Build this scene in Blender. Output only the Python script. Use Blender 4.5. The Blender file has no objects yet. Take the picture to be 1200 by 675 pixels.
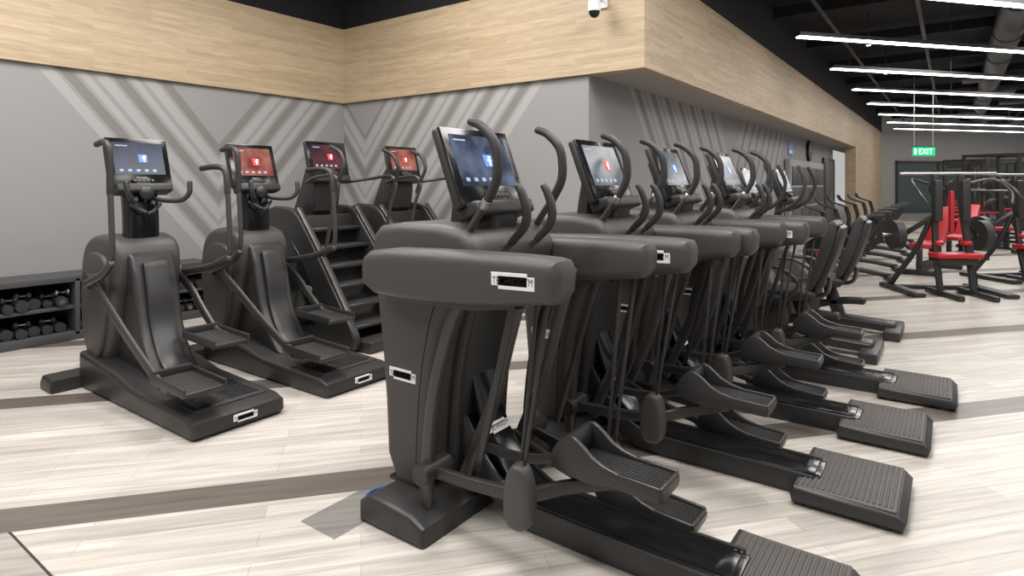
import bpy, bmesh, math, random
from mathutils import Vector, Matrix
random.seed(4)
SC = bpy.context.scene
COL = SC.collection
SC.view_settings.view_transform = 'Standard'
# ------------------------------------------------------------------ materials
def newmat(name):
    m = bpy.data.materials.new(name); m.use_nodes = True
    nt = m.node_tree
    return m, nt, nt.nodes["Principled BSDF"]
def simple(name, col, rough=0.5, metal=0.0, bump=0.0, bscale=200.0, coat=0.0, var=0.0):
    m, nt, b = newmat(name)
    b.inputs["Base Color"].default_value = (*col, 1)
    b.inputs["Roughness"].default_value = rough
    b.inputs["Metallic"].default_value = metal
    b.inputs["Coat Weight"].default_value = coat
    tc = nt.nodes.new("ShaderNodeTexCoord")
    nz = nt.nodes.new("ShaderNodeTexNoise"); nz.inputs["Scale"].default_value = bscale
    nt.links.new(tc.outputs["Object"], nz.inputs["Vector"])
    if bump > 0:
        bp = nt.nodes.new("ShaderNodeBump"); bp.inputs["Strength"].default_value = bump
        bp.inputs["Distance"].default_value = 0.002
        nt.links.new(nz.outputs["Fac"], bp.inputs["Height"])
        nt.links.new(bp.outputs["Normal"], b.inputs["Normal"])
    mr = nt.nodes.new("ShaderNodeMapRange")
    mr.inputs["To Min"].default_value = max(0, rough-0.06); mr.inputs["To Max"].default_value = min(1, rough+0.06)
    nt.links.new(nz.outputs["Fac"], mr.inputs["Value"]); nt.links.new(mr.outputs["Result"], b.inputs["Roughness"])
    return m
def emis(name, col, s):
    m, nt, b = newmat(name)
    b.inputs["Base Color"].default_value = (*col, 1)
    b.inputs["Emission Color"].default_value = (*col, 1)
    b.inputs["Emission Strength"].default_value = s
    return m
BODY = simple("charcoal_plastic", (0.056,0.051,0.048), 0.46, bump=0.25, bscale=900)
DARK = simple("dark_plastic", (0.026,0.0245,0.024), 0.40, bump=0.1, bscale=500)
GLOSS = simple("black_gloss", (0.008,0.008,0.009), 0.16)
INK = simple("black_ink", (0.006,0.006,0.006), 0.9)
RUB = simple("black_rubber", (0.028,0.027,0.027), 0.5, bump=0.3, bscale=300)
TREAD = simple("tread_rubber", (0.085,0.076,0.071), 0.6, bump=0.3, bscale=300)
TUBE = simple("graphite_tube", (0.075,0.071,0.069), 0.38, metal=0.5)
STEEL = simple("steel", (0.5,0.5,0.5), 0.3, metal=1.0)
RED = simple("red_vinyl", (0.45,0.012,0.02), 0.4)
WHITE = simple("white_plastic", (0.8,0.8,0.8), 0.4)
LOGO = simple("logo_white", (0.80,0.80,0.79), 0.5)
BLACKC = simple("black_ceiling_paint", (0.006,0.006,0.007), 0.9)
DUCT = simple("dark_duct", (0.025,0.025,0.028), 0.6)
GREYW = simple("grey_wall_paint", (0.33,0.325,0.32), 0.8, bump=0.05, bscale=80)
SOFF = simple("soffit_paint", (0.36,0.335,0.31), 0.8)
GREYD = simple("dark_grey_laminate", (0.06,0.06,0.063), 0.5)
GLASSD = simple("dark_glass", (0.05,0.075,0.068), 0.12)
GREEN = emis("exit_green", (0.0,0.42,0.16), 0.7)
EXW = emis("exit_text_white", (0.9,1,0.9), 1.5)
LIGHTM = emis("led_strip", (1.0,0.98,0.95), 12.0)
GRNLINE = simple("green_panel_gloss", (0.010,0.018,0.016), 0.15)

def N(nt, op, a, b=None, c=None):
    n = nt.nodes.new("ShaderNodeMath"); n.operation = op
    for i, x in enumerate([a, b, c]):
        if x is None: continue
        if isinstance(x, (int, float)): n.inputs[i].default_value = x
        else: nt.links.new(x, n.inputs[i])
    return n.outputs[0]
def MIX(nt, f, a, b):
    n = nt.nodes.new("ShaderNodeMix"); n.data_type = 'RGBA'
    if isinstance(f, (int, float)): n.inputs[0].default_value = f
    else: nt.links.new(f, n.inputs[0])
    for i, x in ((6, a), (7, b)):
        if isinstance(x, tuple): n.inputs[i].default_value = (*x, 1)
        else: nt.links.new(x, n.inputs[i])
    return n.outputs[2]
def pos(nt):
    g = nt.nodes.new("ShaderNodeNewGeometry"); s = nt.nodes.new("ShaderNodeSeparateXYZ")
    nt.links.new(g.outputs["Position"], s.inputs[0]); return s.outputs
def comb(nt, x, y, z):
    c = nt.nodes.new("ShaderNodeCombineXYZ")
    for i, v in enumerate((x, y, z)):
        if isinstance(v, (int, float)): c.inputs[i].default_value = v
        else: nt.links.new(v, c.inputs[i])
    return c.outputs[0]

def floor_mat():
    m, nt, b = newmat("floor_planks")
    X, Y, Z = pos(nt)
    a = math.radians(50); ca, sa = math.cos(a), math.sin(a)
    u = N(nt, 'ADD', N(nt, 'MULTIPLY', X, ca), N(nt, 'MULTIPLY', Y, sa))
    n = N(nt, 'SUBTRACT', N(nt, 'MULTIPLY', Y, ca), N(nt, 'MULTIPLY', X, sa))
    v = comb(nt, u, n, 0.0)
    br = nt.nodes.new("ShaderNodeTexBrick")
    br.inputs["Scale"].default_value = 1.0
    br.inputs["Brick Width"].default_value = 1.1; br.inputs["Row Height"].default_value = 0.108
    br.inputs["Mortar Size"].default_value = 0.0013; br.inputs["Mortar Smooth"].default_value = 0.3
    br.offset = 0.37
    br.inputs["Color1"].default_value = (0.60,0.555,0.505,1)
    br.inputs["Color2"].default_value = (0.45,0.41,0.37,1)
    br.inputs["Mortar"].default_value = (0.30,0.27,0.245,1)
    nt.links.new(v, br.inputs["Vector"])
    v2 = comb(nt, N(nt, 'MULTIPLY', u, 1.8), N(nt, 'MULTIPLY', n, 30.0), 0.0)
    nz = nt.nodes.new("ShaderNodeTexNoise"); nz.inputs["Scale"].default_value = 1.0; nz.inputs["Detail"].default_value = 7
    nz.inputs["Distortion"].default_value = 0.7
    nt.links.new(v2, nz.inputs["Vector"])
    g = nt.nodes.new("ShaderNodeMapRange"); g.inputs["From Min"].default_value = 0.35; g.inputs["From Max"].default_value = 0.7
    g.inputs["To Min"].default_value = 1.10; g.inputs["To Max"].default_value = 0.74
    nt.links.new(nz.outputs["Fac"], g.inputs["Value"])
    md = N(nt, 'FLOORED_MODULO', N(nt, 'SUBTRACT', n, 2.95), 1.62)
    mask = N(nt, 'MULTIPLY', N(nt, 'LESS_THAN', md, 0.215), N(nt, 'GREATER_THAN', n, 2.5))
    line = N(nt, 'MULTIPLY', N(nt, 'COMPARE', md, 0.108, 0.0015), mask)
    c = MIX(nt, mask, br.outputs["Color"], (0.135,0.113,0.098))
    c = MIX(nt, line, c, (0.085,0.07,0.06))
    mk = N(nt, 'MULTIPLY', N(nt, 'COMPARE', X, -2.15, 0.115), N(nt, 'COMPARE', Y, 1.83, 0.26))
    mk = N(nt, 'MULTIPLY', mk, N(nt, 'LESS_THAN', n, 2.95))
    c = MIX(nt, mk, c, (0.22,0.205,0.192))
    mk2 = N(nt, 'MULTIPLY', N(nt, 'LESS_THAN', Y, 0.81), N(nt, 'LESS_THAN', n, 2.95))
    c = MIX(nt, mk2, c, (0.36,0.325,0.29))
    edge = N(nt, 'COMPARE', Y, 0.81, 0.005)
    edge = N(nt, 'MULTIPLY', edge, N(nt, 'LESS_THAN', n, 2.95))
    c = MIX(nt, edge, c, (0.03,0.03,0.028))
    vm = nt.nodes.new("ShaderNodeVectorMath"); vm.operation = 'MULTIPLY'
    nt.links.new(c, vm.inputs[0]); nt.links.new(comb(nt, g.outputs[0], g.outputs[0], g.outputs[0]), vm.inputs[1])
    nt.links.new(vm.outputs[0], b.inputs["Base Color"])
    b.inputs["Roughness"].default_value = 0.36
    bp = nt.nodes.new("ShaderNodeBump"); bp.inputs["Strength"].default_value = 0.12; bp.inputs["Distance"].default_value = 0.002
    nt.links.new(nz.outputs["Fac"], bp.inputs["Height"]); nt.links.new(bp.outputs["Normal"], b.inputs["Normal"])
    return m
def wood_mat():
    m, nt, b = newmat("oak_panel")
    X, Y, Z = pos(nt)
    u = N(nt, 'ADD', X, Y)
    br = nt.nodes.new("ShaderNodeTexBrick")
    br.inputs["Scale"].default_value = 1.0; br.inputs["Brick Width"].default_value = 0.9; br.inputs["Row Height"].default_value = 0.04
    br.inputs["Mortar Size"].default_value = 0.0004; br.offset = 0.41
    br.inputs["Color1"].default_value = (0.50,0.385,0.255,1); br.inputs["Color2"].default_value = (0.415,0.312,0.198,1)
    br.inputs["Mortar"].default_value = (0.36,0.27,0.17,1)
    nt.links.new(comb(nt, u, Z, 0.0), br.inputs["Vector"])
    nz = nt.nodes.new("ShaderNodeTexNoise"); nz.inputs["Scale"].default_value = 1.0; nz.inputs["Detail"].default_value = 7
    nz.inputs["Distortion"].default_value = 1.0
    nt.links.new(comb(nt, N(nt, 'MULTIPLY', u, 3.0), N(nt, 'MULTIPLY', Z, 70.0), 0.0), nz.inputs["Vector"])
    g = nt.nodes.new("ShaderNodeMapRange"); g.inputs["From Min"].default_value = 0.35; g.inputs["From Max"].default_value = 0.7
    g.inputs["To Min"].default_value = 1.08; g.inputs["To Max"].default_value = 0.78
    nt.links.new(nz.outputs["Fac"], g.inputs["Value"])
    vm = nt.nodes.new("ShaderNodeVectorMath"); vm.operation = 'MULTIPLY'
    nt.links.new(br.outputs["Color"], vm.inputs[0]); nt.links.new(comb(nt, g.outputs[0], g.outputs[0], g.outputs[0]), vm.inputs[1])
    nt.links.new(vm.outputs[0], b.inputs["Base Color"]); b.inputs["Roughness"].default_value = 0.55
    return m
def pattern_mat(name, axis, u0, lo, hi, slope=1.2):
    m, nt, b = newmat(name)
    P = pos(nt)
    U = P[axis]; Z = P[2]
    w = N(nt, 'SUBTRACT', Z, N(nt, 'MULTIPLY', N(nt, 'ABSOLUTE', N(nt, 'SUBTRACT', U, u0)), slope))
    rng = N(nt, 'MULTIPLY', N(nt, 'GREATER_THAN', w, lo), N(nt, 'LESS_THAN', w, hi))
    md = N(nt, 'FLOORED_MODULO', N(nt, 'SUBTRACT', w, lo), 0.56)
    l1 = N(nt, 'LESS_THAN', md, 0.15)
    l2 = N(nt, 'COMPARE', md, 0.44, 0.05)
    d1 = N(nt, 'COMPARE', md, 0.27, 0.07)
    base = (0.275,0.268,0.265)
    c = MIX(nt, N(nt, 'MULTIPLY', N(nt, 'MAXIMUM', l1, l2), rng), base, (0.355,0.345,0.338))
    c = MIX(nt, N(nt, 'MULTIPLY', d1, rng), c, (0.20,0.188,0.18))
    nt.links.new(c, b.inputs["Base Color"]); b.inputs["Roughness"].default_value = 0.7
    return m
FLOOR = floor_mat(); WOOD = wood_mat()

# ------------------------------------------------------------------ mesh builder
def chaikin(pts, it=2):
    for _ in range(it):
        o = []
        for i in range(len(pts)):
            a = pts[i]; b = pts[(i+1) % len(pts)]
            o.append((a[0]*.75+b[0]*.25, a[1]*.75+b[1]*.25)); o.append((a[0]*.25+b[0]*.75, a[1]*.25+b[1]*.75))
        pts = o
    return pts
def catmull(P, res):
    P = [Vector(p) for p in P]
    if len(P) < 3 or res <= 1: return P
    Q = [P[0]*2-P[1]] + P + [P[-1]*2-P[-2]]
    out = []
    for i in range(1, len(Q)-2):
        for j in range(res):
            t = j/res
            a, b, c, d = Q[i-1], Q[i], Q[i+1], Q[i+2]
            out.append(0.5*((2*b)+(c-a)*t+(2*a-5*b+4*c-d)*t*t+(3*b-a-3*c+d)*t**3))
    out.append(P[-1]); return out
TXT = {}
class MB:
    def __init__(s): s.v=[]; s.f=[]; s.m=[]; s.mats=[]
    def mi(s, mat):
        if mat not in s.mats: s.mats.append(mat)
        return s.mats.index(mat)
    def addbm(s, bm, mat, M=None):
        off = len(s.v); k = s.mi(mat); bm.verts.index_update()
        for v in bm.verts: s.v.append((M @ v.co) if M is not None else v.co.copy())
        for f in bm.faces: s.f.append([off+v.index for v in f.verts]); s.m.append(k)
        bm.free()
    def box(s, x0,x1,y0,y1,z0,z1, mat, bev=0, seg=2, M=None):
        bm = bmesh.new(); bmesh.ops.create_cube(bm, size=1)
        for v in bm.verts:
            v.co = Vector(((x0+x1)/2+v.co.x*(x1-x0), (y0+y1)/2+v.co.y*(y1-y0), (z0+z1)/2+v.co.z*(z1-z0)))
        if bev > 0: bmesh.ops.bevel(bm, geom=bm.edges[:], offset=bev, segments=seg, profile=0.5, affect='EDGES', clamp_overlap=True)
        s.addbm(bm, mat, M)
    def prism(s, pts, y0, y1, mat, bev=0, seg=2, smooth=0, M=None):
        if smooth: pts = chaikin(pts, smooth)
        bm = bmesh.new()
        a = [bm.verts.new((p[0], y0, p[1])) for p in pts]; c = [bm.verts.new((p[0], y1, p[1])) for p in pts]
        n = len(pts); f0 = bm.faces.new(a); f1 = bm.faces.new(c[::-1])
        for i in range(n): bm.faces.new((a[(i+1)%n], a[i], c[i], c[(i+1)%n]))
        bmesh.ops.recalc_face_normals(bm, faces=bm.faces[:])
        if bev > 0:
            e = list(set(list(f0.edges)+list(f1.edges)))
            bmesh.ops.bevel(bm, geom=e, offset=bev, segments=seg, profile=0.5, affect='EDGES', clamp_overlap=True)
        s.addbm(bm, mat, M)
    def sweep(s, pts, mat, ra, rb=None, n=12, up=(0,1,0), res=6, sq=1.0, M=None, round_end=True):
        if rb is None: rb = ra
        P = catmull(pts, res); L = len(P)
        def rad(r, i):
            if isinstance(r, (int, float)): return r
            t = i/(L-1)*(len(r)-1); k = min(int(t), len(r)-2); return r[k]*(1-(t-k))+r[k+1]*(t-k)
        rings = []
        up = Vector(up)
        data = []
        for i, p in enumerate(P):
            t = (P[min(i+1, L-1)]-P[max(i-1, 0)]).normalized()
            A = up - t*up.dot(t)
            if A.length < 0.05: A = Vector((1,0,0)) - t*t.x
            if A.length < 0.05: A = Vector((0,0,1)) - t*t.z
            A.normalize(); data.append((p, A, t.cross(A), t, rad(ra,i), rad(rb,i)))
        if round_end:
            p,A,B_,t,a,b = data[0]; e = min(a,b)
            data = [(p-t*e*0.5,A,B_,t,a*.5,b*.5),(p-t*e*0.28,A,B_,t,a*.85,b*.85)]+data
            p,A,B_,t,a,b = data[-1]; e = min(a,b)
            data = data+[(p+t*e*0.28,A,B_,t,a*.85,b*.85),(p+t*e*0.5,A,B_,t,a*.5,b*.5)]
        bm = bmesh.new()
        for p,A,B_,t,a,b in data:
            ring = []
            for k in range(n):
                th = 2*math.pi*(k+0.5)/n; c, sn = math.cos(th), math.sin(th)
                c = math.copysign(abs(c)**sq, c); sn = math.copysign(abs(sn)**sq, sn)
                ring.append(bm.verts.new(p+A*a*c+B_*b*sn))
            rings.append(ring)
        for i in range(len(rings)-1):
            for k in range(n):
                bm.faces.new((rings[i][k], rings[i][(k+1)%n], rings[i+1][(k+1)%n], rings[i+1][k]))
        bm.faces.new(rings[0][::-1]); bm.faces.new(rings[-1])
        bmesh.ops.recalc_face_normals(bm, faces=bm.faces[:])
        s.addbm(bm, mat, M)
    def cyl(s, c0, c1, r, mat, n=20, M=None):
        s.sweep([c0, c1], mat, r, n=n, res=1, M=M, round_end=False, up=(0.01,0.013,1) if abs(Vector(c1)[2]-Vector(c0)[2])<1e-4 else (0,1,0))
    def ell(s, c, r, mat, M=None, u=20, v=12):
        bm = bmesh.new(); bmesh.ops.create_uvsphere(bm, u_segments=u, v_segments=v, radius=1)
        for q in bm.verts: q.co = Vector((c[0]+q.co.x*r[0], c[1]+q.co.y*r[1], c[2]+q.co.z*r[2]))
        s.addbm(bm, mat, M)
    def text(s, st, M, size, mat, ys=1.0):
        if st not in TXT:
            cu = bpy.data.curves.new("t", 'FONT'); cu.body = st; cu.align_x = 'CENTER'; cu.size = 1; cu.resolution_u = 2
            cu.space_character = 1.12
            o = bpy.data.objects.new("t", cu); COL.objects.link(o)
            dg = bpy.context.evaluated_depsgraph_get(); dg.update(); me = bpy.data.meshes.new_from_object(o.evaluated_get(dg))
            V = [v.co.copy() for v in me.vertices]
            xs = [v.x for v in V]; yy = [v.y for v in V]
            cx = (min(xs)+max(xs))/2; cy = (min(yy)+max(yy))/2; W = max(xs)-min(xs); H = max(yy)-min(yy)
            TXT[st] = ([Vector(((v.x-cx)/W, (v.y-cy)/H, 0)) for v in V], [list(p.vertices) for p in me.polygons])
            bpy.data.objects.remove(o); bpy.data.curves.remove(cu)
        V, F = TXT[st]; off = len(s.v); k = s.mi(mat)
        for v in V: s.v.append(M @ Vector((v.x*size, v.y*ys, 0)))
        for f in F: s.f.append([off+i for i in f]); s.m.append(k)
    def logo(s, M, w):
        h = w*0.32
        s.box(-w*.5, w*.34, -h*.30, h*.5, -0.004, 0.0012, LOGO, 0.001, 1, M)
        s.box(-w*.34, w*.5, -h*.5, h*.30, -0.004, 0.0012, LOGO, 0.001, 1, M)
        s.text("TECHNOGYM", M @ Matrix.Translation((0,0,0.0020)), w*0.93, INK, w*.14)
    def mesh(s, name, origin=(0,0,0)):
        o = Vector(origin); me = bpy.data.meshes.new(name)
        me.from_pydata([v-o for v in s.v], [], s.f)
        for m in s.mats: me.materials.append(m)
        me.polygons.foreach_set("material_index", s.m)
        me.polygons.foreach_set("use_smooth", [True]*len(s.f))
        me.update(); me.set_sharp_from_angle(angle=math.radians(38)); return me
    def obj(s, name, origin=(0,0,0)):
        o = bpy.data.objects.new(name, s.mesh(name, origin)); COL.objects.link(o); o.location = origin; return o
def frame(o, x, y):
    x = Vector(x).normalized(); y = Vector(y); y = (y - x*y.dot(x)).normalized(); z = x.cross(y)
    M = Matrix.Identity(4)
    for i in range(3): M[i][0]=x[i]; M[i][1]=y[i]; M[i][2]=z[i]; M[i][3]=o[i]
    return M
def inst(name, meshes, loc, rot=0.0):
    e = bpy.data.objects.new(name, None); COL.objects.link(e); e.location = loc; e.rotation_euler = (0,0,rot); e.empty_display_size = 0.2
    for k, me in meshes.items():
        c = bpy.data.objects.new(k, me); COL.objects.link(c); c.parent = e
    return e

# ------------------------------------------------------------------ console
def console(mb, bx, bz, tx, tz, yc, w, origin):
    up = Vector((tx-bx, 0, tz-bz)); h = up.length
    M = frame((bx, yc, bz), (0,1,0), up)      # x=+Y, y=up, z=toward +X
    mb.box(-w/2, w/2, 0, h, -0.05, 0.0, DARK, 0.018, 3, M)
    mb.box(-w/2+.004, w/2-.004, 0.004, h-.004, -0.01, 0.006, GLOSS, 0.005, 2, M)
    mb.box(-w*.32, w*.32, h*.15, h*.8, -0.10, -0.04, DARK, 0.02, 2, M)
    mb.box(-w*.44, w*.44, -0.045, 0.02, -0.06, 0.055, DARK, 0.015, 3, M)
    mb.box(-w*.12, w*.12, 0.015, 0.07, -0.01, 0.03, DARK, 0.01, 2, M)
    for k in range(-2, 3):
        mb.box(k*.03-.01, k*.03+.01, 0.035, 0.055, 0.02, 0.034, TUBE, 0.003, 1, M)
    mb.text("TECHNOGYM", M @ Matrix.Translation((0,h*.20,0.0072)), .07, LOGO, .007)
    return M, h
def screen_mesh(M, h, w, bg, icon, origin, name="screen"):
    s = MB()
    x0, x1, y0, y1 = -w*.40, w*.40, h*.26, h*.90
    s.box(x0, x1, y0, y1, 0.005, 0.0085, bg, 0, 1, M)
    cy = (y0+y1)/2; cx = w*.06
    s.box(cx-.03, cx+.03, cy-.03, cy+.03, 0.007, 0.0105, icon, 0.002, 1, M)
    s.box(cx+.002, cx+.010, cy-.025, cy+.022, 0.009, 0.0118, EXS, 0, 1, M)
    s.box(cx-.008, cx+.018, cy-.002, cy+.006, 0.009, 0.0118, EXS, 0, 1, M)
    s.box(cx+.002, cx+.020, cy+.015, cy+.022, 0.009, 0.0118, EXS, 0, 1, M)
    for k in range(5):
        s.box(x0+.03+k*.055, x0+.055+k*.055, y0+.02, y0+.038, 0.007, 0.010, LOGOE, 0.001, 1, M)
    s.box(x0+.02, x0+.10, y1-.030, y1-.022, 0.007, 0.010, LOGOE, 0.001, 1, M)
    return s.mesh(name, origin)
EXS = emis("screen_white", (0.9,0.93,1), 0.8)
LOGOE = emis("screen_icons", (0.25,0.32,0.4), 0.5)
def screen_bg(name, c1, c2):
    m, nt, b = newmat(name)
    tc = nt.nodes.new("ShaderNodeTexCoord"); nz = nt.nodes.new("ShaderNodeTexNoise"); nz.inputs["Scale"].default_value = 7; nz.inputs["Detail"].default_value = 3
    nt.links.new(tc.outputs["Object"], nz.inputs["Vector"])
    cr = nt.nodes.new("ShaderNodeValToRGB"); cr.color_ramp.elements[0].position=.38; cr.color_ramp.elements[1].position=.65
    cr.color_ramp.elements[0].color=(*c1,1); cr.color_ramp.elements[1].color=(*c2,1)
    nt.links.new(nz.outputs["Fac"], cr.inputs["Fac"]); nt.links.new(cr.outputs[0], b.inputs["Emission Color"])
    b.inputs["Emission Strength"].default_value = 1.0; b.inputs["Base Color"].default_value=(0.01,0.01,0.01,1); b.inputs["Roughness"].default_value=.2
    b.inputs["Specular IOR Level"].default_value = 0.2
    return m
SBLUE = screen_bg("screen_blue", (0.02,0.03,0.06), (0.12,0.16,0.25))
SNAVY = screen_bg("screen_navy", (0.006,0.010,0.03), (0.012,0.03,0.10))
SRED = screen_bg("screen_red", (0.22,0.03,0.02), (0.42,0.16,0.12))
SDIM = screen_bg("screen_dim", (0.02,0.03,0.04), (0.08,0.10,0.14))
SDRK = screen_bg("screen_dark_red", (0.02,0.008,0.02), (0.12,0.02,0.03))
IBLUE = emis("icon_blue", (0.06,0.16,0.6), 1.0); IRED = emis("icon_red", (0.5,0.04,0.04), 1.0)

def pedal(mb, xc, yc, z, L=0.42, W=0.17, tilt=0.0, mat=DARK):
    M = Matrix.Translation((xc, yc, z)) @ Matrix.Rotation(tilt, 4, 'Y')
    h = L/2
    mb.prism([(-h,-.02),(h*.85,-.02),(h,0.0),(h,.02),(-h,.02)], -W/2, W/2, mat, .008, 2, 0, M)
    side = [(-h-.03,-.03),(-h*.1,-.035),(h*.3,.03),(-h*.3,0.05),(-h*.65,.10),(-h*.85,.12),(-h-.02,.09),(-h-.06,.02)]
    for sy in (-1,1):
        mb.prism(side, sy*W/2-.011, sy*W/2+.011, mat, .006, 2, 1, M)
    mb.prism([(-h-.05,-.02),(-h+.03,-.02),(-h*.80,.09),(-h*.9,.115),(-h-.03,.08)], -W/2, W/2, mat, .006, 2, 1, M)
    mb.prism([(-h,-.02),(-h-.05,-.05),(-h*.3,-.06),(h*.2,-.02)], -W*.3, W*.3, mat, .01, 2, 1, M)
    for sy in (-1, 1):
        mb.box(-h*.4, h*.95, sy*W/2-.008, sy*W/2+.008, -.02, .034, mat, .006, 2, M)
    mb.box(h*.9, h*.98, -W/2, W/2, -.02, .032, mat, .006, 2, M)
    for k in range(9):
        y = -W*.38+k*W*.76/8
        mb.box(-h*.75, h*.88, y-.003, y+.003, .018, .024, RUB, .001, 1, M)

# ------------------------------------------------------------------ elliptical trainer
OE = (-1.2, 2.2, 0)
def build_elliptical():
    b = MB(); yc = 2.2
    b.prism([(-2.07,0.0),(-1.69,0.0),(-1.69,.08),(-1.76,.115),(-2.0,.125),(-2.07,.085)], 1.72, 2.68, DARK, .025, 3, 0)
    b.prism([(-2.08,.1),(-1.84,.1),(-1.84,.30),(-1.81,.60),(-1.75,.86),(-1.64,1.00),(-1.56,1.12),(-1.56,1.20),(-1.66,1.275),(-2.12,1.275),(-2.20,1.20),(-2.17,1.0),(-2.11,.6)], 1.89, 2.51, BODY, .045, 4, 1)
    b.prism([(-2.0,.1),(-1.80,.1),(-1.78,.35),(-1.75,.65),(-1.68,.90),(-1.60,1.05),(-1.9,1.1)], 2.03, 2.37, DARK, .035, 3, 1)
    b.box(-2.085,-1.84,1.915,2.485,.10,.118,GLOSS,.004)
    b.sweep([(-1.89,1.8895,.14),(-1.885,1.8895,.35),(-1.86,1.8895,.62),(-1.81,1.8895,.85),(-1.77,1.8895,.95)], INK, .0015, .0025, n=6)
    for y in (1.83, 2.57):
        b.prism([(-2.10,.975),(-1.80,.965),(-1.4,.985),(-1.20,1.015),(-1.09,1.03),(-1.08,1.175),(-1.16,1.19),(-1.6,1.185),(-2.04,1.17),(-2.11,1.12)], y-.08, y+.08, BODY, .045, 5, 1)
        b.prism([(-1.95,.955),(-1.5,.96),(-1.28,.99),(-1.3,1.03),(-1.95,1.0)], y-.045, y+.045, DARK, .008, 2, 0)
        b.sweep([(-1.55,y,1.02),(-1.63,y,.88),(-1.715,y,.62),(-1.755,y,.35),(-1.77,y,.08)], TUBE, .026, .028, n=12, sq=.7)
    b.box(-2.0,-1.6,1.85,2.55,1.0,1.13, BODY, .03)
    b.sweep([(-2.0,yc,.80),(-1.93,yc,.60),(-1.82,yc,.40),(-1.68,yc,.20),(-1.52,yc,.085),(-1.35,yc,.06),(-1.0,yc,.055),(-.6,yc,.055)], GLOSS, .115, .042, n=16, sq=.35, res=6)
    b.sweep([(-1.78,yc,.62),(-1.735,yc,.46),(-1.66,yc,.29),(-1.52,yc,.145),(-1.35,yc,.098),(-1.0,yc,.09),(-.62,yc,.09)], GLOSS, .085, .012, n=8, sq=.35, res=6)
    for sy in (-1,1):
        b.sweep([(-1.97,yc+sy*.118,.76),(-1.82,yc+sy*.118,.40),(-1.68,yc+sy*.118,.20),(-1.52,yc+sy*.118,.085),(-1.35,yc+sy*.118,.055),(-.62,yc+sy*.118,.05)], DARK, .012, .05, n=8, sq=.5)
    b.prism([(-.69,0.012),(-.26,0.012),(-.25,.05),(-.28,.078),(-.68,.088),(-.70,.05)], 1.955, 2.475, DARK, .02, 3, 0)
    b.box(-.67,-.285,1.97,2.46,.075,.088, TREAD, .012, 3)
    for k in range(17):
        x = -.655+k*.0215
        b.box(x, x+.011, 1.99, 2.44, .084, .093, TREAD, .003, 1)
    for yy in (2.0, 2.43):
        b.cyl((-.62,yy,0),(-.62,yy,.03),.03,RUB); b.cyl((-.33,yy,0),(-.33,yy,.03),.03,RUB)
    conf = [(1.83, 1.985, -.96, .415, .30, .26, 2), (2.57, 2.40, -1.0, .10, .13, .20, 4)]
    for ys, yp, px, pz, kz, az, tl in conf:
        sg = 1 if yp > ys else -1
        pedal(b, px, yp, pz, L=.38, W=.16, tilt=math.radians(tl))
        b.sweep([(-1.75,ys+sg*.01,az),(-1.5,ys+sg*.01,(az+kz)/2-.01),(-1.28,ys+sg*.01,kz),(-1.15,yp-sg*.05,(kz+pz)/2-.03),(-.98,yp,pz-.04)], DARK, .018, .026, n=12, sq=.6)
        b.sweep([(-1.70,yp+sg*.05,az+.06),(-1.4,yp+sg*.05,kz+.03),(-1.15,yp+sg*.03,pz)], DARK, .014, .020, n=10, sq=.6)
        b.cyl((-1.75,ys-.06,az),(-1.75,ys+.10,az),.042,DARK)
        b.prism([(-1.345,kz-.12),(-1.235,kz-.12),(-1.225,kz+.02),(-1.255,kz+.12),(-1.32,kz+.12),(-1.35,kz+.02)], ys-.045, ys+.03, BODY, .02, 3, 2)
        b.sweep([(-1.17,ys,1.03),(-1.275,ys,kz+.1)], RUB, .008, n=8, res=1)
        b.sweep([(-1.23,ys+sg*.02,1.03),(-1.30,ys+sg*.02,kz+.1)], RUB, .008, n=8, res=1)
        ya = yc + (ys-yc)*.52
        b.sweep([(-1.40,ya,1.06),(-1.47,ya,.82),(-1.55,ya,.55),(-1.66,ya,.30),(-1.72,ya,.16)], TUBE, .018, .028, n=12, sq=.6)
        b.sweep([(-1.34,ys+sg*.03,1.02),(-1.42,ys+sg*.05,.75),(-1.49,ys+sg*.06,.5),(-1.55,ys+sg*.07,.30)], DARK, .010, .016, n=10, sq=.6)
        yh = yc + (ys-yc)*.68
        b.sweep([(-1.76,yh,1.10),(-1.68,yh,1.19),(-1.60,yh,1.30),(-1.53,yh,1.39)], TUBE, .0165, n=12)
        b.sweep([(-1.545,yh,1.37),(-1.495,yh,1.46),(-1.487,yh,1.54),(-1.505,yh,1.62),(-1.57,yh,1.685),(-1.63,yh,1.71)], RUB, [.020,.021,.021,.020,.018], n=14)
        b.sweep([(-1.540,yh,1.38),(-1.56,yh,1.35)], STEEL, .021, n=14, res=1)
        yf = yc + (ys-yc)*.27
        b.sweep([(-1.70,yf,1.10),(-1.62,yf,1.13),(-1.52,yf,1.20)], TUBE, .014, n=12)
        b.sweep([(-1.53,yf,1.195),(-1.46,yf,1.27),(-1.45,yf,1.34),(-1.475,yf,1.41),(-1.495,yf,1.44)], RUB, [.017,.020,.019,.016], n=14)
    b.sweep([(-1.85,yc,1.2),(-1.83,yc,1.35),(-1.80,yc,1.5)], DARK, .11, .05, n=12, sq=.5)
    b.sweep([(-1.68,yc,1.24),(-1.66,yc,1.30),(-1.67,yc,1.36)], DARK, .10, .04, n=12, sq=.5)
    M, h = console(b, -1.66, 1.345, -1.80, 1.70, 2.17, .49, OE)
    b.logo(frame((-1.27,1.83-.0805,1.10), (1,0,.03), (0,0,1)), .19)
    b.logo(frame((-1.975,1.89-.0005,.60), (1,0,0), (0,0,1)), .165)
    b.logo(frame((-1.672,yc-.0,.348), (0,1,0), (-.50,0,.86)), .15)
    b.text("TECHNOGYM", frame((-.247,2.2,.045), (0,1,0), (0,0,1)), .16, LOGO, .02)
    return b, M, h
be, Me, he = build_elliptical()
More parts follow.
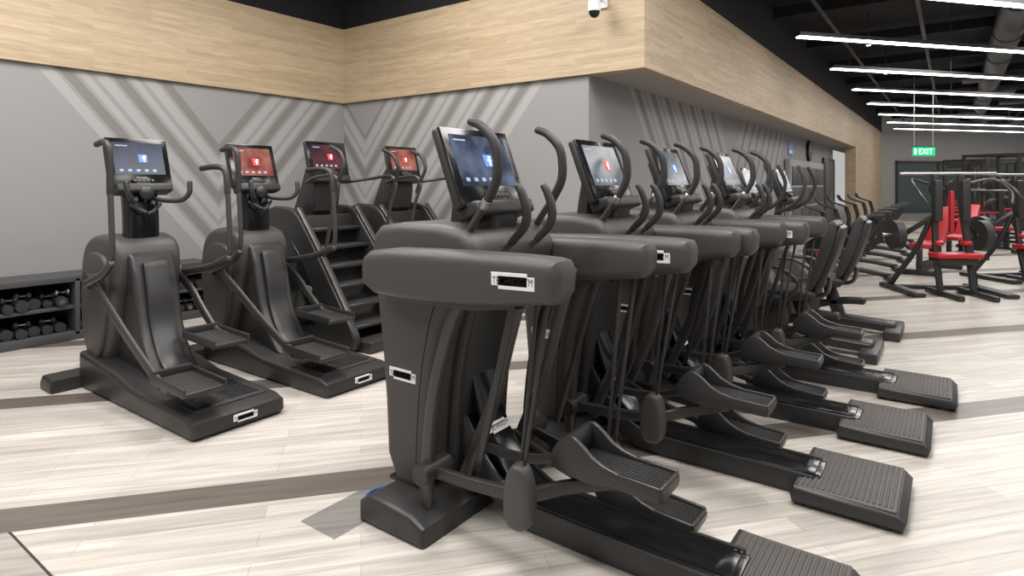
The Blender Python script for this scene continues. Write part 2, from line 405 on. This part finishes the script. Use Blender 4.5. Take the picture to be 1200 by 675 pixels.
body_me = be.mesh("elliptical_body", OE)
scr_b = screen_mesh(Me, he, .49, SBLUE, IBLUE, OE); scr_r = screen_mesh(Me, he, .49, SDIM, IRED, OE); scr_d = screen_mesh(Me, he, .49, SDIM, IBLUE, OE)
for (dx, dy), sm in zip([(0,0),(.10,.995),(.16,1.90),(.28,2.78)], [scr_b, scr_r, scr_d, scr_d]):
    inst("elliptical_trainer", {"frame_body": body_me, "console_screen": sm}, (OE[0]+dx, OE[1]+dy, 0))

# ------------------------------------------------------------------ stepper
OS = (-4.3, 1.97, 0)
def build_stepper():
    b = MB(); yc = 1.97
    b.prism([(-5.22,0.0),(-5.0,0.0),(-5.0,.09),(-5.18,.10),(-5.22,.05)], 1.5, 2.44, DARK, .02, 3)
    b.prism([(-5.05,0.0),(-3.44,0.0),(-3.41,.03),(-3.42,.10),(-3.50,.125),(-4.2,.15),(-4.45,.20),(-5.05,.25)], yc-.29, yc+.29, DARK, .03, 3)
    b.box(-4.3,-3.52,yc-.23,yc+.23,.10,.138, RUB, .01)
    for k in range(12): b.box(-4.0+k*.038,-3.985+k*.038,yc-.2,yc+.2,.136,.141,GLOSS,.001,1)
    b.prism([(-4.95,.15),(-4.15,.13),(-4.25,.22),(-4.42,.42),(-4.50,.75),(-4.58,1.0),(-4.95,1.0)], yc-.15, yc+.15, DARK, .04, 3, 1)
    b.sweep([(-4.52,yc,.90),(-4.46,yc,.70),(-4.40,yc,.45),(-4.24,yc,.24),(-3.98,yc,.155)], DARK, .085, .018, n=12, sq=.4)
    b.prism([(-5.05,.08),(-4.85,.08),(-4.74,.3),(-4.66,.6),(-4.59,.85),(-4.62,1.03),(-4.78,1.09),(-5.05,1.08),(-5.20,.98),(-5.25,.7),(-5.18,.35)], yc-.22, yc+.22, BODY, .05, 4, 2)
    b.prism([(-5.0,.2),(-4.83,.2),(-4.73,.45),(-4.69,.85),(-4.78,.96),(-5.02,.97),(-5.14,.8),(-5.12,.4)], yc-.25, yc+.25, BODY, .02, 3, 2)
    b.sweep([(-4.75,yc,1.0),(-4.76,yc,1.25),(-4.82,yc,1.55)], GLOSS, .115, .055, n=14, sq=.5)
    M, h = console(b, -4.72, 1.42, -4.84, 1.78, yc, .42, OS)
    for sy in (-1,1):
        b.sweep([(-4.72,yc+sy*.05,1.35),(-4.62,yc+sy*.09,1.33),(-4.5,yc+sy*.16,1.33),(-4.46,yc+sy*.20,1.38),(-4.47,yc+sy*.21,1.46)], RUB, .018, n=12)
    b.ell((-4.66,yc,1.38),(.03,.05,.05),DARK)
    b.sweep([(-4.68,yc-.1,1.30),(-4.62,yc,1.24),(-4.68,yc+.1,1.30)], RUB, .013, n=10)
    for sy, dx, dz in ((-1, 0.0, .13), (1, .36, -.03)):
        y = yc+sy*.30
        b.sweep([(-4.95,yc+sy*.22,.72),(-4.88,y,.75),(-4.6+dx*.6,y,.84),(-4.46+dx,y,.93)], TUBE, .020, .027, n=12, sq=.7)
        b.sweep([(-4.50+dx,y,.91),(-4.45+dx,y,1.0),(-4.46+dx,y,1.2),(-4.48+dx,y,1.40)], TUBE, .018, n=12)
        b.sweep([(-4.48+dx,y,1.38),(-4.49+dx,y,1.50+dz),(-4.52+dx,y,1.575+dz),(-4.62+dx,y-sy*.01,1.60+dz),(-4.78+dx,y-sy*.03,1.59+dz)], RUB, .021, n=14)
    for sy, x1, z1 in ((-1,-3.82,.27),(1,-4.22,.40)):
        y = yc+sy*.285
        b.cyl((-4.85,yc,.78),(-4.85,y+sy*.03,.78),.05,DARK)
        b.sweep([(-4.87,y,.80),(-4.6,y,.66),((-4.6+x1)/2,y,(.62+z1)/2),(x1-.02,y,z1+.0),(x1+.12,y,z1-.02)], TUBE, .016, .032, n=12, sq=.6)
        pc = x1+.16
        M2 = Matrix.Translation((pc, yc+sy*.19, z1)) @ Matrix.Rotation(math.radians(2),4,'Y')
        b.box(-.22,.20,-.12,.12,-.025,.005,DARK,.012,2,M2)
        b.box(-.22,-.19,-.12,.12,-.02,.05,DARK,.01,2,M2)
        for s2 in (-1,1): b.box(-.22,.20,s2*.12-.008,s2*.12+.008,-.02,.035,DARK,.006,2,M2)
        for k in range(11): b.box(-.17+k*.032,-.157+k*.032,-.105,.105,.003,.009,RUB,.002,1,M2)
        b.sweep([(x1+.02,y,z1-.03),(x1+.2,yc+sy*.19,z1-.035)], DARK,.03,.02,n=8,res=1)
    b.logo(frame((-3.407,yc+.02,.065),(0,1,0),(0,0,1)),.15)
    return b, M, h
bs, Ms, hs = build_stepper()
step_me = bs.mesh("stepper_body", OS)
s1 = screen_mesh(Ms, hs, .42, SNAVY, IBLUE, OS); s2 = screen_mesh(Ms, hs, .42, SRED, IRED, OS)
inst("stepper_machine", {"frame_body": step_me, "console_screen": s1}, OS, 0.0)
inst("stepper_machine", {"frame_body": step_me, "console_screen": s2}, (OS[0]+.03, OS[1]+.87, 0), 0.0)

# ------------------------------------------------------------------ stair climber
OC = (-4.8, 3.74, 0)
def build_climber():
    b = MB(); yc = 3.74
    prof = [(-5.55,0),(-4.12,0),(-4.08,.12),(-4.20,.30),(-4.85,1.12),(-5.0,1.22),(-5.35,1.24),(-5.5,1.1),(-5.56,.6)]
    for sy in (-1,1):
        y0 = yc+sy*.34
        b.prism(prof, y0-.04, y0+.04, DARK, .02, 3, 1)
        b.prism([(-5.3,.15),(-4.42,.15),(-4.95,.95),(-5.25,1.02)], y0-.046, y0+.046, GRNLINE, .01, 2, 1)
        b.sweep([(-4.18,y0,.30),(-4.55,y0,.78),(-4.92,y0,1.22)], TUBE, .03, .012, n=10)
        b.sweep([(-4.55,y0,.80),(-4.50,y0,.95),(-4.42,y0,1.25),(-4.35,y0,1.42),(-4.42,y0,1.52),(-4.7,y0,1.50),(-4.98,yc+sy*.22,1.46)], TUBE, .016, n=12)
        b.sweep([(-4.40,y0,1.36),(-4.36,y0,1.46),(-4.30,y0-sy*.02,1.60),(-4.36,y0-sy*.03,1.72),(-4.50,y0-sy*.03,1.78)], RUB, .018, n=12)
    for k in range(6):
        z = .20+k*.165; x = -4.20-k*.125
        b.box(x-.22, x, yc-.305, yc+.305, z-.03, z, DARK, .008)
        b.box(x-.20, x-.02, yc-.28, yc+.28, z-.002, z+.004, RUB, .002,1)
        b.box(x-.225, x-.20, yc-.30, yc+.30, z-.02, z+.14, GLOSS, .004,1)
        b.box(x-.008, x+.002, yc-.30, yc+.30, z-.012, z+.001, TUBE, .003,1)
    b.box(-5.5,-4.95,yc-.31,yc+.31,.05,1.15,DARK,.03)
    b.box(-4.2,-3.98,yc-.30,yc+.30,0,.10,DARK,.02)
    b.box(-5.6,-5.45,yc-.38,yc+.38,0,.08,DARK,.02)
    b.prism([(-5.35,1.1),(-4.98,1.1),(-4.92,1.45),(-4.98,1.62),(-5.1,1.62),(-5.2,1.4)], yc-.15, yc+.15, DARK, .03, 3, 1)
    M, h = console(b, -4.90, 1.50, -4.99, 1.86, yc, .46, OC)
    b.logo(frame((-4.75,yc-.387,.5),(1,0,0),(0,0,1)),.16)
    return b, M, h
bc, Mc, hc = build_climber()
cl_me = bc.mesh("climber_body", OC)
c1 = screen_mesh(Mc, hc, .46, SDRK, IRED, OC); c2 = screen_mesh(Mc, hc, .46, SRED, IRED, OC)
inst("stair_climber", {"frame_body": cl_me, "console_screen": c1}, OC)
inst("stair_climber", {"frame_body": cl_me, "console_screen": c2}, (OC[0]+.03, OC[1]+.98, 0))

# ------------------------------------------------------------------ recumbent bike
OR = (-1.1, 5.9, 0)
def build_recumbent():
    b = MB(); yc = 5.9
    b.box(-1.95,-1.80,yc-.33,yc+.33,0,.08,DARK,.02)
    b.box(-.62,-.48,yc-.30,yc+.30,0,.09,DARK,.02)
    b.sweep([(-1.88,yc,.09),(-1.4,yc,.11),(-1.0,yc,.10),(-.55,yc,.08)], DARK, .10, .05, n=12, sq=.5)
    b.prism([(-1.9,.08),(-1.2,.10),(-1.15,.35),(-1.35,.62),(-1.45,.80),(-1.75,.82),(-1.88,.6)], yc-.14, yc+.14, BODY, .04, 4, 2)
    b.cyl((-1.40,yc-.2,.36),(-1.40,yc+.2,.36),.11,DARK,24)
    for sy,a in ((-1,.6),(1,.6+math.pi)):
        ex, ez = -1.40+.17*math.cos(a), .36+.17*math.sin(a)
        b.sweep([(-1.40,yc+sy*.2,.36),(ex,yc+sy*.22,ez)], TUBE, .012,.022,n=8,res=1)
        b.box(ex-.06,ex+.06,yc+sy*.29-.06,yc+sy*.29+.06,ez-.02,ez+.02,RUB,.008)
    b.sweep([(-1.62,yc,.78),(-1.60,yc,1.05),(-1.55,yc,1.35)], DARK, .05,.035,n=12,sq=.7)
    M, h = console(b, -1.46, 1.28, -1.58, 1.60, yc, .46, OR)
    for sy in (-1,1):
        b.sweep([(-1.58,yc+sy*.05,1.16),(-1.48,yc+sy*.22,1.18),(-1.34,yc+sy*.27,1.28),(-1.28,yc+sy*.27,1.45),(-1.34,yc+sy*.25,1.62)], RUB,.018,n=12)
        b.sweep([(-1.18,yc+sy*.2,.46),(-1.15,yc+sy*.33,.47),(-1.05,yc+sy*.34,.60),(-1.2,yc+sy*.34,.72),(-1.36,yc+sy*.34,.73)], TUBE,.017,n=12)
    b.sweep([(-1.30,yc,.20),(-1.0,yc,.28),(-.8,yc,.30)], DARK,.06,.035,n=10,sq=.6)
    b.sweep([(-1.0,yc,.10),(-1.1,yc,.40)], DARK,.06,.06,n=10,res=1,sq=.6)
    q = -.20
    b.prism([(-1.20+q,.44),(-.80+q,.42),(-.74+q,.50),(-.80+q,.53),(-1.1+q,.53),(-1.18+q,.51)], yc-.21, yc+.21, RUB, .03, 3, 1)
    b.prism([(-.84+q,.52),(-.78+q,.50),(-.66+q,.78),(-.57+q,1.08),(-.61+q,1.14),(-.66+q,1.11),(-.74+q,.82)], yc-.19, yc+.19, RUB, .035, 3, 1)
    b.prism([(-.79+q,.50),(-.73+q,.50),(-.61+q,.78),(-.53+q,1.06),(-.58+q,1.10)], yc-.16, yc+.16, DARK, .02, 3, 1)
    b.sweep([(-.90+q,yc,.44),(-.70+q,yc,.48),(-.66+q,yc,.62)],TUBE,.05,.02,n=8)
    return b, M, h
br_, Mr, hr = build_recumbent()
rec_me = br_.mesh("recumbent_body", OR); rs = screen_mesh(Mr, hr, .46, SDIM, IBLUE, OR)
for k,(dx,dy) in enumerate([(0,0),(.10,.93)]):
    inst("recumbent_bike", {"frame_body": rec_me, "console_screen": rs}, (OR[0]+dx, OR[1]+dy, 0))

# ------------------------------------------------------------------ spin bike
def build_spin():
    b = MB()
    b.box(-.6,-.5,-.27,.27,0,.07,DARK,.02); b.box(.5,.6,-.27,.27,0,.07,DARK,.02)
    b.sweep([(-.55,0,.06),(0,0,.14),(.55,0,.06)],DARK,.03,.04,n=8)
    b.cyl((-.38,-.03,.36),(-.38,.03,.36),.25,GLOSS,28); b.cyl((-.38,-.04,.36),(-.38,.04,.36),.07,RED,16)
    b.sweep([(-.55,0,.06),(-.38,0,.36),(-.3,0,.75),(-.35,0,1.0)],DARK,.03,.04,n=8)
    b.sweep([(-.32,0,.7),(0,0,.4),(.3,0,.75),(.32,0,.92)],DARK,.03,.04,n=8)
    b.sweep([(0,0,.14),(0,0,.42)],DARK,.04,.05,n=8,res=1)
    b.cyl((0,-.1,.34),(0,.1,.34),.1,DARK,20)
    for sy,dz in ((-1,.14),(1,-.14)):
        b.sweep([(0,sy*.12,.34),(.06,sy*.14,.34+dz)],STEEL,.012,n=8,res=1); b.box(0,.12,sy*.2-.05,sy*.2+.05,.32+dz,.36+dz,RUB,.01)
    b.prism([(.18,.93),(.48,.92),(.5,.99),(.3,.98),(.18,.96)],-.09,.09,RUB,.02,2,1)
    for sy in (-1,1): b.sweep([(-.32,0,1.0),(-.38,sy*.18,1.02),(-.6,sy*.2,1.1),(-.66,sy*.14,1.2)],RUB,.018,n=8)
    return b.mesh("spin_bike_body",(0,0,0))
sp = build_spin()
for x,y,r in [(-1.3,10.6,.2),(-1.3,11.9,.15),(-1.3,13.2,.2),(-1.3,14.5,.25),(-1.3,16.0,.1),(-1.3,17.4,.2)]:
    inst("spin_bike", {"frame_body": sp}, (x,y,0), r)

# ------------------------------------------------------------------ plate loaded press machine (black/red)
def build_press():
    b = MB()
    for sx in (-1,1):
        b.sweep([(sx*.20,-.1,.05),(sx*.20,.0,.55),(sx*.17,.08,1.1),(sx*.16,.1,1.55)],DARK,.035,.035,n=8,sq=.5)
        b.sweep([(sx*.55,.45,.05),(sx*.35,.2,.55),(sx*.20,.1,1.0)],DARK,.03,.03,n=8,sq=.5)
        b.box(sx*.17-.055,sx*.17+.055,-.03,.05,.95,1.50,RUB,.03)
        b.box(sx*.17-.06,sx*.17+.06,-.06,.06,.64,.70,RED,.03)
        b.box(sx*.55-.08,sx*.55+.08,-.3,.6,0,.06,DARK,.02)
        b.box(sx*.2-.04,sx*.2+.04,-.55,.2,0,.07,DARK,.02)
        b.sweep([(sx*.25,.1,1.45),(sx*.5,.0,1.5),(sx*.55,-.25,1.35),(sx*.50,-.35,1.2)],TUBE,.02,n=8)
        b.cyl((sx*.50,.3,.75),(sx*.60,.3,.75),.2,RUB,24); b.cyl((sx*.45,.3,.75),(sx*.72,.3,.75),.025,STEEL,12)
        b.sweep([(sx*.2,.1,1.0),(sx*.45,.3,.75)],DARK,.03,.03,n=8,res=1,sq=.5)
    b.box(-.28,.28,-.20,.06,.48,.55,RED,.03); b.box(-.24,.24,-.16,.02,.40,.48,DARK,.02)
    b.cyl((-.6,.1,1.58),(.6,.1,1.58),.02,STEEL,12)
    b.box(-.025,.025,-.01,.05,.8,1.35,RED,.01)
    b.box(-.6,.6,.35,.42,0,.06,DARK,.02)
    return b.mesh("press_body",(0,0,0))
pm = build_press()
inst("plate_loaded_press_machine", {"frame_body": pm}, (0.0, 9.8, 0), math.radians(30))
inst("plate_loaded_press_machine", {"frame_body": pm}, (.95, 11.9, 0), math.radians(45))
inst("plate_loaded_press_machine", {"frame_body": pm}, (2.1, 14.4, 0), math.radians(30))

def build_rack():
    b = MB()
    for sx in (-.6,.6):
        for y in (-.5,.5):
            b.box(sx-.03,sx+.03,y-.03,y+.03,0,2.1,DARK,.006)
        b.box(sx-.035,sx+.035,-.7,.7,0,.08,DARK,.01); b.box(sx-.03,sx+.03,-.5,.5,2.04,2.1,DARK,.006)
        b.box(sx-.03,sx+.03,-.5,.5,.75,.80,RED,.006)
        for z in (.4,.9,1.4): b.cyl((sx,.5,z),(sx+math.copysign(.16,sx),.5,z),.19,RUB,20); b.cyl((sx,.5,z),(sx+math.copysign(.24,sx),.5,z),.025,STEEL,10)
    for y in (-.5,.5): b.box(-.6,.6,y-.03,y+.03,2.04,2.1,DARK,.006)
    b.box(-.6,.6,.46,.52,.1,.16,DARK,.006)
    b.cyl((-1.0,-.55,1.3),(1.0,-.55,1.3),.014,STEEL,10)
    for sx in (-1,1): b.cyl((sx*.78,-.55,1.3),(sx*.84,-.55,1.3),.22,RUB,24)
    b.box(-.14,.14,-1.0,.15,.42,.50,RED,.03); b.box(-.04,.04,-.9,0,.36,.42,DARK,.01)
    for y in (-.85,-.05): b.box(-.04,.04,y-.04,y+.04,0,.4,DARK,.01); b.box(-.22,.22,y-.04,y+.04,0,.05,DARK,.01)
    return b.mesh("rack_body",(0,0,0))
rk = build_rack()
for x,y,r in [(1.0,17.2,-.7),(3.8,17.2,-.7),(.6,20.6,-.7),(3.4,21.0,-.7),(.6,24.2,-.7),(3.8,25.0,-.7),(.6,27.8,-.7)]:
    inst("squat_rack", {"frame_body": rk}, (x,y,0), r)
def build_bench():
    b = MB()
    b.box(-.55,.25,-.15,.15,.42,.50,RED,.03)
    Mx = Matrix.Translation((.28,0,.46)) @ Matrix.Rotation(math.radians(-50),4,'Y')
    b.box(0,.75,-.15,.15,-.04,.04,RED,.03,2,Mx)
    b.box(-.6,.7,-.04,.04,.12,.20,DARK,.01); b.box(-.6,-.52,-.3,.3,0,.08,DARK,.01); b.box(.62,.7,-.3,.3,0,.08,DARK,.01)
    b.box(-.58,-.52,-.04,.04,.05,.42,DARK,.01); b.box(.1,.16,-.04,.04,.15,.44,DARK,.01)
    b.sweep([(.6,0,.15),(.5,0,.7)],DARK,.03,.03,n=8,res=1)
    b.box(-.62,.72,-.03,.03,.04,.12,DARK,.01)
    return b.mesh("bench_body",(0,0,0))
bn = build_bench()
for x,y,r in [(.1,14.0,1.3),(-.3,12.1,1.35)]:
    inst("adjustable_weight_bench", {"frame_body": bn}, (x,y,0), r)

# ------------------------------------------------------------------ dumbbell shelf on left wall
def build_shelf():
    b = MB()
    x0,x1,y0,y1 = -6.97,-6.58,.3,3.45
    b.box(x0,x1,y0,y1,.54,.60,GREYD,.006)
    b.box(x0,x1,y0,y1,0.0,.08,GREYD,.006)
    b.box(x0,x1-.02,y0,y1,.29,.32,GREYD,.004)
    b.box(x0,x0+.03,y0,y1,.05,.56,BLACKC,0)
    n=5
    for k in range(n+1):
        y=y0+(y1-y0-.04)*k/n; b.box(x0,x1,y,y+.04,.05,.57,GREYD,.004)
    for z in (.08,.32):
        y=.40
        while y < 3.40:
            ymod = (y-.3)/(3.11/5); fr = ymod-math.floor(ymod)
            if .09 < fr < .93:
                r = random.uniform(.034,.052); x = random.uniform(-6.74,-6.68)
                m = random.choice([STEEL,RED,STEEL]) if random.random()<.3 else RUB
                b.cyl((x-.12,y,z+r),(x-.05,y,z+r),r,RUB,10); b.cyl((x+.03,y,z+r),(x+.10,y,z+r),r,RUB,10)
                b.cyl((x-.08,y,z+r),(x+.06,y,z+r),.015,STEEL,8); b.cyl((x+.10,y,z+r),(x+.103,y,z+r),r*.5,m,8)
                if random.random()<.6:
                    for q in (-.045,.045): b.ell((x+.02,y+.02+q,z+r*2+.028),(.03,.022,.03),RUB if m is RED else m,None,10,8)
                    b.cyl((x+.02,y-.02,z+r*2+.028),(x+.02,y+.06,z+r*2+.028),.01,STEEL,8)
            y += .098
    return b
sh = build_shelf(); sh.obj("dumbbell_rack", (-6.8,1.9,0))

# ------------------------------------------------------------------ room
def rbox(name, x0,x1,y0,y1,z0,z1, mat, bev=0):
    b = MB(); b.box(x0,x1,y0,y1,z0,z1,mat,bev); return b.obj(name, ((x0+x1)/2,(y0+y1)/2,z0))
ZB, ZT, ZC = 2.58, 3.62, 4.5
WX, WY, BX, RX = -7.0, 5.57, -2.42, -3.06
rbox("floor", -7.2, 10, -4, 46, -.1, 0, FLOOR)
rbox("ceiling", -7.2, 10, -4, 46, ZC, ZC+.1, BLACKC)
rbox("wall_left", WX-.2, WX, -3, WY+.2, 0, ZC, pattern_mat("wall_pattern_a",1,3.75,.45,1.95))
rbox("wall_back", WX, RX, WY, WY+.2, 0, ZB, pattern_mat("wall_pattern_b",0,-6.55,-.95,2.1))
rbox("wall_right_recess", RX-.2, RX, WY+.2, 21.5, 0, ZB, pattern_mat("wall_pattern_c",1,10.6,-2.3,1.7))
rbox("wall_wood", BX-.3, BX, 21.5, 31, 0, ZB, WOOD)
rbox("trim_band_left", WX, WX+.05, -3, WY, ZB, ZT, WOOD)
rbox("trim_band_back", WX+.05, BX, WY-.05, WY+.1, ZB, ZT, WOOD)
rbox("trim_band_right", BX-.1, BX, WY+.1, 31, ZB, ZT, WOOD)
rbox("wall_soffit", RX-.2, BX-.1, WY+.1, 31, ZB, ZB+.08, SOFF)
rbox("wall_upper_left", WX, WX+.02, -3, WY, ZT, ZC, BLACKC)
rbox("wall_upper_back", WX+.02, BX, WY, WY+.1, ZT, ZC, BLACKC)
rbox("wall_upper_right", BX-.1, BX, WY+.1, 31, ZT, ZC, BLACKC)
rbox("baseboard_left", WX, WX+.015, -3, WY, 0, .1, GREYD)
rbox("baseboard_back", WX+.015, RX, WY-.015, WY, 0, .1, GREYD)
rbox("baseboard_right", RX, RX+.015, WY, 14.5, 0, .1, GREYD)
a = math.radians(50); D = Vector((math.cos(a), math.sin(a), 0))
Mf = frame((BX,30,0), D, (0,0,1))
b = MB(); b.box(-.2,17,0,ZC,-.2,0,GREYW,0,1,Mf); b.obj("wall_far",(2,35,0))
b = MB()
for k in range(7):
    b.box(.8+k*2.2,2.8+k*2.2,.2,2.3,0.02,.05,GLASSD,0,1,Mf); b.box(.7+k*2.2,.8+k*2.2,.1,2.4,0.02,.07,DARK,0,1,Mf)
b.box(.7,16,2.3,2.42,0.02,.07,DARK,0,1,Mf); b.obj("window_1",(2,35,.1))
e_=.02; RX2=RX+e_
b = MB(); b.box(RX2,RX2+.05,19.5,21.4,0,2.2,DARK,.01); b.box(RX2+.03,RX2+.07,19.6,20.42,.05,2.1,GREYD,.005); b.box(RX2+.03,RX2+.07,20.48,21.3,.05,2.1,GREYD,.005)
b.cyl((RX2+.11,20.38,.9),(RX2+.11,20.38,1.2),.012,STEEL); b.obj("door_1",(RX2,20.4,0))
b = MB(); b.box(RX2,RX2+.12,14.6,18.9,0,2.0,GREYW,.01)
for k in range(4):
    for j in range(3): b.box(RX2+.10,RX2+.14,14.72+k*1.03,15.66+k*1.03,.45+j*.48,.88+j*.48,GREYD if (k+j)%3 else TREAD,.01)
for k in range(4): b.box(RX2+.10,RX2+.14,14.72+k*1.03,15.66+k*1.03,.08,.40,GREYW,.01)
b.obj("storage_lockers",(RX2,16.7,0))
b = MB(); b.cyl((RX,17.4,2.30),(RX+.06,17.4,2.30),.27,GLOSS,40); b.cyl((RX+.055,17.4,2.30),(RX+.065,17.4,2.30),.235,GREYD,40)
b.box(RX+.06,RX+.072,17.39,17.41,2.30,2.48,WHITE); b.box(RX+.06,RX+.072,17.4,17.52,2.29,2.31,WHITE); b.obj("wall_clock",(RX,17.4,2.3))
b = MB(); b.box(RX,RX+.02,15.0,15.45,2.1,2.4,simple("sign_blue",(0.15,0.25,0.5),.5),.004); b.box(RX+.015,RX+.025,15.05,15.4,2.15,2.22,WHITE); b.obj("wall_sign",(RX,15.2,2.1))
# CCTV dome
b = MB(); cx, cy = -2.86, WY-.05
b.box(cx-.05,cx+.05,cy-.03,cy,3.22,3.36,WHITE,.01)
b.sweep([(cx,cy-.02,3.30),(cx,cy-.16,3.30),(cx,cy-.20,3.24)],WHITE,.022,n=12)
b.cyl((cx,cy-.20,3.15),(cx,cy-.20,3.25),.062,WHITE,28); b.ell((cx,cy-.20,3.15),(.055,.055,.065),GLOSS)
b.obj("security_camera",(cx,cy,3.3))
ex = MB(); Mx = frame((-.60,19.2,2.29), (.80,.60,0), (0,0,1))
ex.box(-.30,.30,-.12,.12,-.03,.0,GREEN,.005,1,Mx); ex.text("EXIT", Mx@Matrix.Translation((.05,0,.004)), .36, EXW, .14)
ex.box(-.26,-.20,-.07,.07,0,.006,EXW,0,1,Mx)
ex.box(-.31,.31,.12,.14,-.04,.01,DARK,.004,1,Mx)
for sx in (-.25,.25): ex.cyl(Mx@Vector((sx,.13,-.015)), Mx@Vector((sx,ZC-2.29,-.015)), .008, STEEL, 8)
ex.obj("exit_sign",(-.6,19.2,2.29))
def strip(x,y,L,z=3.6):
    s = MB(); M = frame((x,y,z), D, (0,0,1))
    s.box(0,L,-.02,.0,-.045,.045,LIGHTM,0,1,M); s.box(0,L,0,.06,-.05,.05,DARK,0,1,M)
    k=.4
    while k<L:
        s.cyl(M@Vector((k,.05,0)), M@Vector((k,ZC-z,0)), .004, DARK, 6); k+=2.4
    s.obj("led_strip_light",(x,y,z))
for i in range(8): strip(-1.82, 6.55+3.06*i, 9.0)
strip(-.9, 2.5, 8.0); strip(1.5,1.5,6.0)
c = MB()
c.cyl((.8,6,4.15),(.8,40,4.15),.22,DUCT,24); c.cyl((3.3,6,4.2),(3.3,40,4.2),.16,DUCT,20)
for k in range(14): c.cyl((.8,6.5+k*2.4,4.15),(.8,6.56+k*2.4,4.15),.235,DUCT,24)
c.obj("ceiling_duct",(1,20,4.1))
c = MB()
for k in range(12):
    c.box(-2.4,9.8,8+k*2.8,8.12+k*2.8,4.22,4.4,BLACKC)
for x in (-1.6,-.4,2.0,4.5): c.cyl((x,6,4.05),(x,40,4.05),.03,DUCT,10)
for k in range(9):
    c.box(.2+.5*(k%3),.9+.5*(k%3),9.5+k*2.9,10.3+k*2.9,3.95,4.1,DUCT,.02)
c.obj("ceiling_pipework",(1,20,4.1))
c = MB()
for k in range(6):
    for x in (-1.2, 2.4):
        y=9+k*3.4; c.cyl((x,y,3.9),(x,y,4.05),.05,DARK,14); c.cyl((x,y,4.05),(x,y,4.5),.01,DARK,6); c.cyl((x,y,3.895),(x,y,3.9),.035,LIGHTM,14)
c.obj("spotlights",(1,20,3.8))
b = MB(); b.sweep([(-2.12,1.80,.008),(-2.2,1.9,.008),(-2.16,2.1,.008),(-2.3,2.35,.008),(-2.9,2.9,.008)], simple("blue_cable",(0.03,0.12,0.4),.4), .006, n=8, up=(0,0,1)); b.obj("power_cable",(-2.1,2,0))

# ------------------------------------------------------------------ lights / world / camera
def area(x,y,z,sx,sy,p,name="added_fill_light",col=(1,.975,.945)):  # overhead fill lamp added to brighten the room, not a real fixture
    l = bpy.data.lights.new(name,'AREA'); l.shape='RECTANGLE'; l.size=sx; l.size_y=sy; l.energy=p; l.color=col
    o = bpy.data.objects.new(name,l); COL.objects.link(o); o.location=(x,y,z)
for x,y,p in [(-5.0,1.2,125),(-4.2,3.6,125),(-1.2,1.0,125),(-.8,4.0,120),(2.0,3.0,80),(-3.0,-1.0,120)]:
    area(x,y,4.35,1.6,1.6,p)
for y in (9,14,19,25): area(1.2,y,3.9,3,1.5,125)
w = bpy.data.worlds.new("world"); SC.world = w; w.use_nodes = True
w.node_tree.nodes["Background"].inputs[0].default_value = (1,.985,.965,1); w.node_tree.nodes["Background"].inputs[1].default_value = 0.48
cam = bpy.data.cameras.new("camera"); co = bpy.data.objects.new("camera", cam); COL.objects.link(co)
F = 710.0
cam.sensor_width = 36; cam.lens = 36*F/1200; cam.sensor_fit='HORIZONTAL'
co.location = (0,0,1.45); co.rotation_euler = (math.radians(90),0,math.radians(36))
cam.shift_y = -(337.5-215)/1200; cam.clip_start=.05; cam.clip_end=200
SC.camera = co
